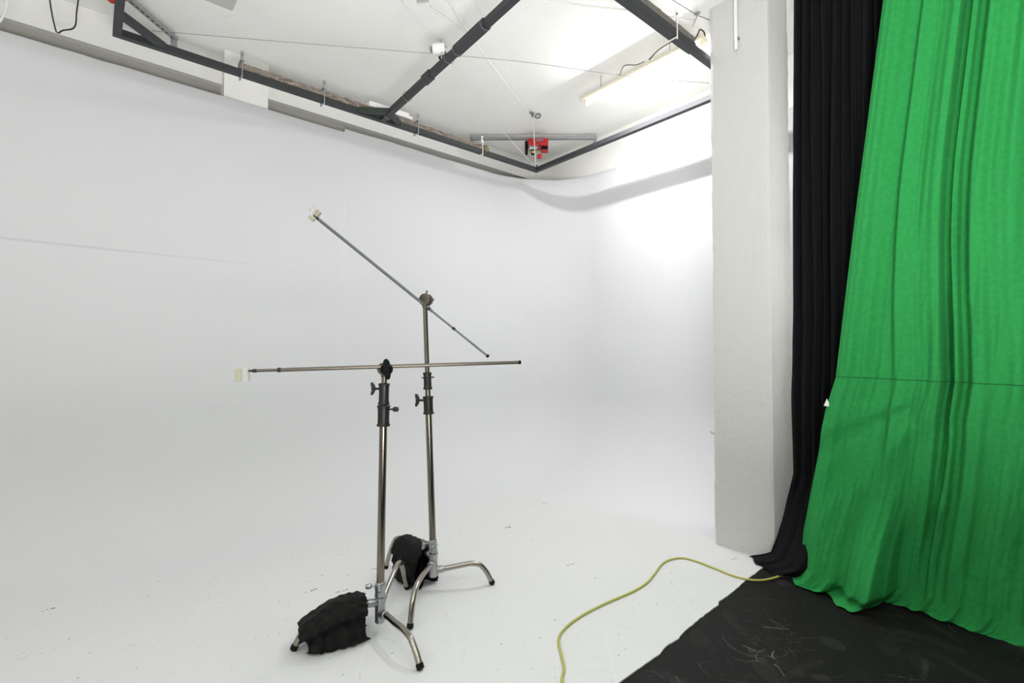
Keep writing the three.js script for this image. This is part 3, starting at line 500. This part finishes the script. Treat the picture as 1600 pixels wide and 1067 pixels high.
function stand(spec) {
  const c = spec.centre, t = thing('light_stand', spec.label, 'stand', V(c.x, 0, c.z), undefined);
  const lean = RIGHT.clone().multiplyScalar(spec.lean), P = (y) => V(c.x, y, c.z).addScaledVector(lean, y - 0.2);
  // legs: each rises from the hub, runs out and bends to the floor
  for (const [foot, prof] of spec.legs) {
    const pts = footLeg(c, foot, prof), L = pts.length, leg = t.part('leg', new THREE.TubeGeometry(new THREE.CatmullRomCurve3(pts, false, 'catmullrom', 0.35), 70, 0.0155, 14), M.chrome);
    const a = pts[L - 1], d = a.clone().sub(pts[L - 2]).normalize(), e0 = a.clone().addScaledVector(d, -0.014);
    t.part('foot_cap', lathe([[0, -0.002], [0.014, -0.002], [0.0175, 0.002], [0.0178, 0.022], [0.0157, 0.023]], a.clone().addScaledVector(d, 0.0), e0, 16), M.rubber, leg);
  }
  // cast hub with a socket for each leg
  const hub = [lathe([[0.0, 0], [0.022, 0], [0.026, 0.004], [0.026, spec.hub[1] - spec.hub[0] - 0.004], [0.024, spec.hub[1] - spec.hub[0]], [0, spec.hub[1] - spec.hub[0]]], V(c.x, spec.hub[0], c.z), V(c.x, 9, c.z))];
  for (const [foot, prof] of spec.legs) { const [a, b] = footLeg(c, foot, [prof[0], prof[1]]); const d = b.clone().sub(a).normalize(); const o = V(c.x, a.y - d.y * prof[0][0], c.z); hub.push(lathe([[0, 0], [0.021, 0], [0.021, 0.062], [0.0185, 0.066], [0.0142, 0.067]], o, b, 18)); hub.push(lathe([[0, 0], [0.008, 0], [0.008, 0.004], [0, 0.006]], a.clone().addScaledVector(d, 0.028).add(V(0, 0, 0)).addScaledVector(TOCAM, 0.018), a.clone().addScaledVector(d, 0.028).addScaledVector(TOCAM, 0.1), 6)); }
  t.part('leg_hub', hub, M.cast);
  const [h0, h1] = spec.lock;
  const lock = t.part('lock_collar', [lathe([[0.02, 0], [0.027, 0], [0.029, 0.005], [0.0265, 0.02], [0.0265, h1 - h0 - 0.012], [0.024, h1 - h0], [0.019, h1 - h0]], P(h0), P(h1)), ...[0, 2.1, 4.2].map((a) => lathe([[0, 0], [0.009, 0], [0.009, 0.006], [0, 0.008]], P((h0 + h1) / 2).add(V(Math.cos(a) * 0.024, 0, Math.sin(a) * 0.024)), P((h0 + h1) / 2).add(V(Math.cos(a), 0, Math.sin(a))), 8))], M.cast);
  t.part('lock_knob', (spec.lockWing ? wing : knob)(P(h1 - 0.022).addScaledVector(RIGHT, -0.024), RIGHT.clone().multiplyScalar(-1).addScaledVector(TOCAM, spec.lockWing ? 0.5 : 0.1).normalize(), spec.lockWing ? 1.2 : 0.014), M.cast, lock);
  t.part('lower_tube', rod(P(spec.hub[0]), P(spec.c1[0] + 0.02), 0.0200, 0.0200, 28), M.poleChrome);
  const k1 = t.part('collar', collarGeo(P(spec.c1[0]), P(spec.c1[1]), spec.r1), M.collar);
  t.part('collar_knob', spec.knob1(P), M.collar, k1);
  t.part('middle_tube', rod(P(spec.c1[1] - 0.02), P(spec.c2[0] + 0.02), 0.0165, 0.0165, 24), M.poleChrome);
  const k2 = t.part('collar', collarGeo(P(spec.c2[0]), P(spec.c2[1]), spec.r2), M.collar);
  t.part('collar_knob', spec.knob2(P), M.collar, k2);
  t.part('riser_tube', rod(P(spec.c2[1] - 0.02), P(spec.top), 0.0145, 0.0145, 24), M.poleChrome);
  spec.head(t, P);
  return P;
}
// the near stand
const P1 = stand({
  label: 'nearer chrome stand with black knob holding the level boom arm', centre: V(1.1755, 0, -2.4505), lean: 0.0125, hub: [0.055, 0.185], lock: [0.188, 0.262],
  legs: [[[1.175, -2.032], [[0.02, 0.105], [0.082, 0.117], [0.17, 0.118], [0.25, 0.123], [0.325, 0.112], [0.38, 0.066], [0.42, 0.014]]], [[0.772, -2.565], [[0.02, 0.160], [0.09, 0.165], [0.22, 0.165], [0.29, 0.155], [0.34, 0.125], [0.375, 0.085], [0.414, 0.014]]], [[1.517, -2.784], [[0.02, 0.150], [0.10, 0.178], [0.22, 0.218], [0.29, 0.232], [0.335, 0.222], [0.375, 0.178], [0.47, 0.014]]]],
  c1: [1.072, 1.182], c2: [1.186, 1.297], r1: 0.0305, r2: 0.0265, top: 1.375, lockWing: false,
  knob1: (P) => knob(P(1.16).addScaledVector(RIGHT, 0.028), RIGHT, 0.013),
  knob2: (P) => wing(P(1.268).addScaledVector(RIGHT, -0.024), RIGHT.clone().negate(), 1.25),
  head: (t, P) => {
    const o = P(1.372), d = RIGHT.clone().multiplyScalar(0.5).addScaledVector(TOCAM, 0.86).normalize();
    t.part('grip_head', [lathe([[0, 0], [0.03, 0], [0.033, 0.004], [0.033, 0.012], [0.03, 0.015], [0, 0.015]], o.clone().addScaledVector(d, -0.028), o.clone().addScaledVector(d, 1)), lathe([[0, 0], [0.03, 0], [0.033, 0.003], [0.033, 0.014], [0.028, 0.018], [0, 0.018]], o.clone().addScaledVector(d, 0.006), o.clone().addScaledVector(d, 1)), rod(P(1.33), P(1.362), 0.017), lathe([[0, 0], [0.012, 0], [0.012, 0.012], [0, 0.012]], o.clone().addScaledVector(d, -0.04), o.clone().addScaledVector(d, 1))], M.bronze);
    const k = o.clone().addScaledVector(d, 0.024), g = [lathe([[0, 0], [0.022, 0], [0.031, 0.006], [0.033, 0.02], [0.026, 0.038], [0.01, 0.045], [0, 0.045]], k, k.clone().add(d), 24)];
    const up = V(0.0, 1, 0).addScaledVector(RIGHT, -0.12).normalize();
    for (const s of [-1, 1]) g.push(alongY(new THREE.SphereGeometry(0.024, 16, 12).scale(0.8, 1.3, 0.62).translate(0, 0.024, 0), k.clone().addScaledVector(d, 0.024), k.clone().addScaledVector(d, 0.03).addScaledVector(up, s)));
    t.part('black_knob', g, M.blackPlastic).userData.label = 'big black plastic clamping knob';
  },
});
// the far stand
const P2 = stand({
  label: 'farther and taller chrome stand holding the steeply tilted boom arm', centre: V(1.6305, 0, -2.6712), lean: -0.037, hub: [0.085, 0.225], lock: [0.235, 0.31],
  legs: [[[1.949, -2.484], [[0.02, 0.125], [0.08, 0.130], [0.16, 0.14], [0.235, 0.148], [0.29, 0.135], [0.33, 0.088], [0.368, 0.014]]], [[1.301, -2.363], [[0.02, 0.172], [0.1, 0.182], [0.22, 0.192], [0.31, 0.188], [0.37, 0.165], [0.41, 0.12], [0.448, 0.014]]], [[1.541, -3.147], [[0.02, 0.208], [0.1, 0.225], [0.22, 0.245], [0.32, 0.245], [0.37, 0.225], [0.41, 0.16], [0.474, 0.014]]]],
  c1: [1.08, 1.19], c2: [1.232, 1.338], r1: 0.0295, r2: 0.0245, top: 1.775, lockWing: true,
  knob1: (P) => wing(P(1.165).addScaledVector(RIGHT, -0.028), RIGHT.clone().negate(), 1.45),
  knob2: (P) => [rod(P(1.303).addScaledVector(RIGHT, -0.036), P(1.308).addScaledVector(RIGHT, 0.042), 0.004), lathe([[0.017, 0], [0.031, 0.001], [0.031, 0.006], [0.017, 0.007]], P(1.3), P(1.4))],
  head: (t, P) => {
    const o = P(1.79), d = TOCAM.clone().multiplyScalar(0.93).addScaledVector(RIGHT, -0.36).normalize();
    t.part('grip_head', [lathe([[0, 0], [0.034, 0], [0.038, 0.004], [0.038, 0.013], [0.034, 0.017], [0, 0.017]], o.clone().addScaledVector(d, -0.040), o.clone().addScaledVector(d, 1), 32), lathe([[0, 0], [0.034, 0], [0.038, 0.004], [0.038, 0.015], [0.03, 0.02], [0.014, 0.022], [0, 0.022]], o.clone().addScaledVector(d, -0.006), o.clone().addScaledVector(d, 1), 32), rod(P(1.74), P(1.80), 0.0175)], M.bronze);
    t.part('head_bolt', rod(o.clone().add(V(0, 0.03, 0)).addScaledVector(RIGHT, 0.006), o.clone().add(V(0, 0.056, 0)).addScaledVector(RIGHT, 0.014), 0.0055), M.bronze); t.part('head_bolt', rod(o.clone().addScaledVector(RIGHT, 0.034), o.clone().addScaledVector(RIGHT, 0.058), 0.0055), M.bronze); t.part('head_bolt', lathe([[0, 0], [0.008, 0], [0.008, 0.01], [0, 0.01]], o.clone().addScaledVector(d, 0.014), o.clone().addScaledVector(d, 1), 6), M.bronze);
  },
});

// boom arms: pixel rays of the photograph were solved once; the ends below are room coordinates
function boomArm(label, head, left, right, r, joint, steel, frosted) {
  const t = thing('boom_arm', label, 'arm', head.clone());
  const d = right.clone().sub(left).normalize(), L = left.distanceTo(right), at = (s) => left.clone().addScaledVector(d, s);
  const [rl, rr] = frosted ? [r * 0.78, r] : [r, r * 0.74];
  t.part('tube', rod(at(joint), at(L - 0.012), rr, rr, 18), steel);
  t.part('extension_tube', rod(at(0.03), at(joint + 0.03), rl, rl, 16), steel);
  if (!frosted) t.part('joint_ring', lathe([[rr * 0.8, 0], [rr * 1.4, 0.001], [rr * 1.4, 0.02], [rr, 0.022]], at(L - 0.29), at(L), 18), M.collar);
  t.part('joint_ring', lathe([[r * 0.8, 0], [r * 1.22, 0.001], [r * 1.22, 0.014], [r, 0.016]], at(joint - 0.006), at(joint + 1), 18), M.collar);
  t.part('end_plug', lathe([[0, 0], [r * 0.9, 0], [r * 1.12, 0.003], [r * 1.12, 0.016], [0, 0.018]], at(L - 0.014), at(L + 1), 16), M.rubber);
  t.part('spigot', [lathe([[0, 0], [r * 0.55, 0], [r * 0.55, 0.02], [r * 0.95, 0.024], [r * 0.95, 0.04], [r * 0.6, 0.045], [r * 0.6, 0.06]], at(-0.01), at(1), 14)], M.collar);
  // clear plastic block pushed on the end
  const up = V(0, 1, 0).addScaledVector(d, -d.y).normalize(), side = d.clone().cross(up).normalize();
  const m = (o, w, h, dep, rr) => { const g = new RoundedBoxGeometry(w, h, dep, 3, rr); const q = new THREE.Matrix4().makeBasis(d.clone(), up.clone(), side.clone()); q.setPosition(o); return g.applyMatrix4(q); };
  // (the tilted arm carries a clip as well)
  if (frosted) {
    t.part('end_block', m(at(-0.018).addScaledVector(up, -0.018), 0.030, 0.062, 0.05, 0.004), M.clear).userData.label = 'clear plastic block';
    t.part('end_block', m(at(-0.047).addScaledVector(up, -0.018), 0.027, 0.060, 0.05, 0.004), M.frosted).userData.label = 'yellowed plastic block';
  } else {
    t.part('end_block', m(at(-0.022).addScaledVector(up, 0.022), 0.05, 0.034, 0.05, 0.004), M.clear).userData.label = 'clear plastic block';
    t.part('end_clip', [m(at(0.0).addScaledVector(up, 0.022), 0.03, 0.04, 0.036, 0.005), m(at(-0.005).addScaledVector(up, -0.022), 0.04, 0.022, 0.022, 0.005)], M.clip);
  }
}
const rayPoint = (x, y, depth) => { const f = 777, F = V(Math.sin(TH) * Math.cos(PITCH), Math.sin(PITCH), -Math.cos(TH) * Math.cos(PITCH)), U = V(-Math.sin(TH) * Math.sin(PITCH), Math.cos(PITCH), Math.cos(TH) * Math.sin(PITCH)); return V(0, 1.45, 0).addScaledVector(F, depth).addScaledVector(RIGHT, (x - 800) / f * depth).addScaledVector(U, (533.5 - y) / f * depth); };
boomArm('level chrome boom arm clamped on the nearer stand', P1(1.372), rayPoint(390, 579.5, 2.42), rayPoint(813, 566, 2.80), 0.0095, 0.13, M.armChrome, true);
boomArm('steeply tilted grey boom arm clamped on the taller stand', P2(1.79), rayPoint(492, 338, 3.02), rayPoint(763, 557, 3.14), 0.0095, 0.88, M.darkChrome, false);

// ---------------------------------------------------------------- sandbags
function sandbag(label, at, turn, len, hA, hB, hang, seed, taper = 1) {   // straddles a leg that runs along local +x
  const t = new THREE.Group(); t.name = numbered('sandbag'); t.position.copy(at); t.rotation.y = turn; scene.add(t); tag(t, label, 'sandbag');
  const hAt = (u) => hA + (hB - hA) * Math.pow(smooth(0.12, 1.08, u), 1.7);
  const lobe = (s) => grid(44, 40, (u, v) => {              // closed pillow: v runs round the section, u along the leg
    const h = hAt(u), a = v * 2 * Math.PI, e = Math.pow(Math.sin(Math.PI * Math.min(1, Math.max(0, u * 0.96 + 0.02))), 0.2);
    let cy = Math.sign(Math.cos(a)) * Math.pow(Math.abs(Math.cos(a)), 0.75), cz = Math.sign(Math.sin(a)) * Math.pow(Math.abs(Math.sin(a)), 0.8);
    const yy = 0.5 + 0.5 * cy, thick = (0.030 + 0.026 * (1 - yy)) * (0.35 + 0.65 * e);
    let z = s * (0.058 - 0.010 * yy + 0.004 * (1 - yy)) + cz * thick, y = 0.004 + yy * (h - 0.01);
    const crease = Math.exp(-Math.pow((y - h * (0.42 + 0.18 * (1 - u)) ) / 0.012, 2)) * (cz * s > 0 ? 1 : 0.3);
    z -= s * 0.030 * crease * smooth(0.1, 0.3, u) * (0.7 + 0.4 * n2(u * 4 + seed, 1));
    z += 0.008 * n3(u * 5 + seed, y * 14, s) + 0.004 * n3(u * 16 + seed, y * 40, s * 2);
    y += (1 - yy) * 0.012 * (1 - e) + 0.004 * n2(u * 9 + seed, v * 6);
    const x = len * u - 0.045 * (1 - yy) * u * u * taper + (yy < 0.3 ? (u < 0.1 ? -0.012 : u > 0.9 ? 0.012 : 0) * (1 - yy / 0.3) : 0);
    return V(x, Math.max(0.002, y) + hang, z);
  }, (u, v) => [u * len, v * 0.6]);
  for (const s of [1, -1]) {
    const p = obj('pouch', lobe(s), M.bag, t);
    // stitched fins at the pouch corners
    for (const u of [0, 1]) obj('corner_fin', new THREE.ConeGeometry(0.018, 0.045, 5).scale(1, 1, 0.4).rotateZ(u ? -1.75 : 1.75).translate(u ? len - 0.048 * taper + 0.006 : -0.012, 0.016 + hang, s * 0.066), M.bag, p);
  }
  // flap over the leg
  const flap = grid(44, 30, (u, v) => {
    const h = hAt(u), w = (v - 0.5) * 2, a = Math.abs(w), drop = smooth(0.25, 1, a);
    let z = Math.sign(w) * (0.092 * Math.pow(a, 0.62)), y = h + 0.012 - (0.018 + 0.05 * (h / 0.2)) * Math.pow(a, 2.2);
    z += Math.sign(w) * 0.010 * drop; y += 0.004 * n2(u * 7 + seed, w * 2); z += 0.004 * n2(u * 6, w * 3 + seed);
    const e = Math.pow(Math.abs(u - 0.5) * 2, 9); y -= e * 0.016 * (1 - 0.5 * drop); z *= 1 - 0.16 * e;
    return V(-0.012 + (len + 0.024) * u + 0.006 * n2(w * 3, u * 2 + seed), y + hang, z);
  }, (u, v) => [u * len, v * 0.4]);
  const inner = flap.clone(); inner.setIndex([...inner.index.array].reverse()); inner.translate(0, -0.005, 0); inner.computeVertexNormals();
  const f = obj('flap', [flap, inner], M.bag, t);
  obj('eyelet', new THREE.TorusGeometry(0.008, 0.0025, 8, 18).translate(0.045, hAt(0.1) * 0.62 + hang, 0.104), M.zinc, f);
  return t;
}
{
  const c = V(1.1755, 0, -2.4505), d1 = THREE.MathUtils.degToRad(180 + 15.3);
  const dir1 = V(0.772 - c.x, 0, -2.565 + 2.4505).normalize();
  sandbag('black sandbag saddled over the left leg of the nearer stand', c.clone().addScaledVector(dir1, 0.085), Math.atan2(-dir1.z, dir1.x), 0.295, 0.206, 0.118, 0.004, 2);
  const c2 = V(1.6305, 0, -2.6712), dir2 = V(1.541 - c2.x, 0, -3.147 + 2.6712).normalize();
  sandbag('black sandbag hung over the rear leg of the taller stand', c2.clone().addScaledVector(dir2, 0.06), Math.atan2(-dir2.z, dir2.x), 0.24, 0.242, 0.25, 0.012, 9, 0.3);
}

// ---------------------------------------------------------------- cable on the floor
{
  const P = [[1.56, -1.36], [1.575, -1.45], [1.603, -1.548], [1.676, -1.609], [1.738, -1.684], [1.803, -1.766], [1.858, -1.811], [1.956, -1.847], [2.119, -1.868], [2.313, -1.867], [2.54, -1.853], [2.689, -1.865], [2.835, -1.905], [3.032, -1.966], [3.138, -1.964], [3.215, -1.924], [3.233, -1.848], [3.223, -1.703], [3.207, -1.565], [3.229, -1.471], [3.282, -1.415], [3.373, -1.379], [3.46, -1.36]];
  tag(obj('floor_cable', tube(P.map(([x, z]) => V(x, FY + 0.007, z)), 0.0065, 8, 220), M.yellowCable), 'yellow green cable snaking over the white floor to the black curtain', 'cable');
}

renderer.render(scene, camera);
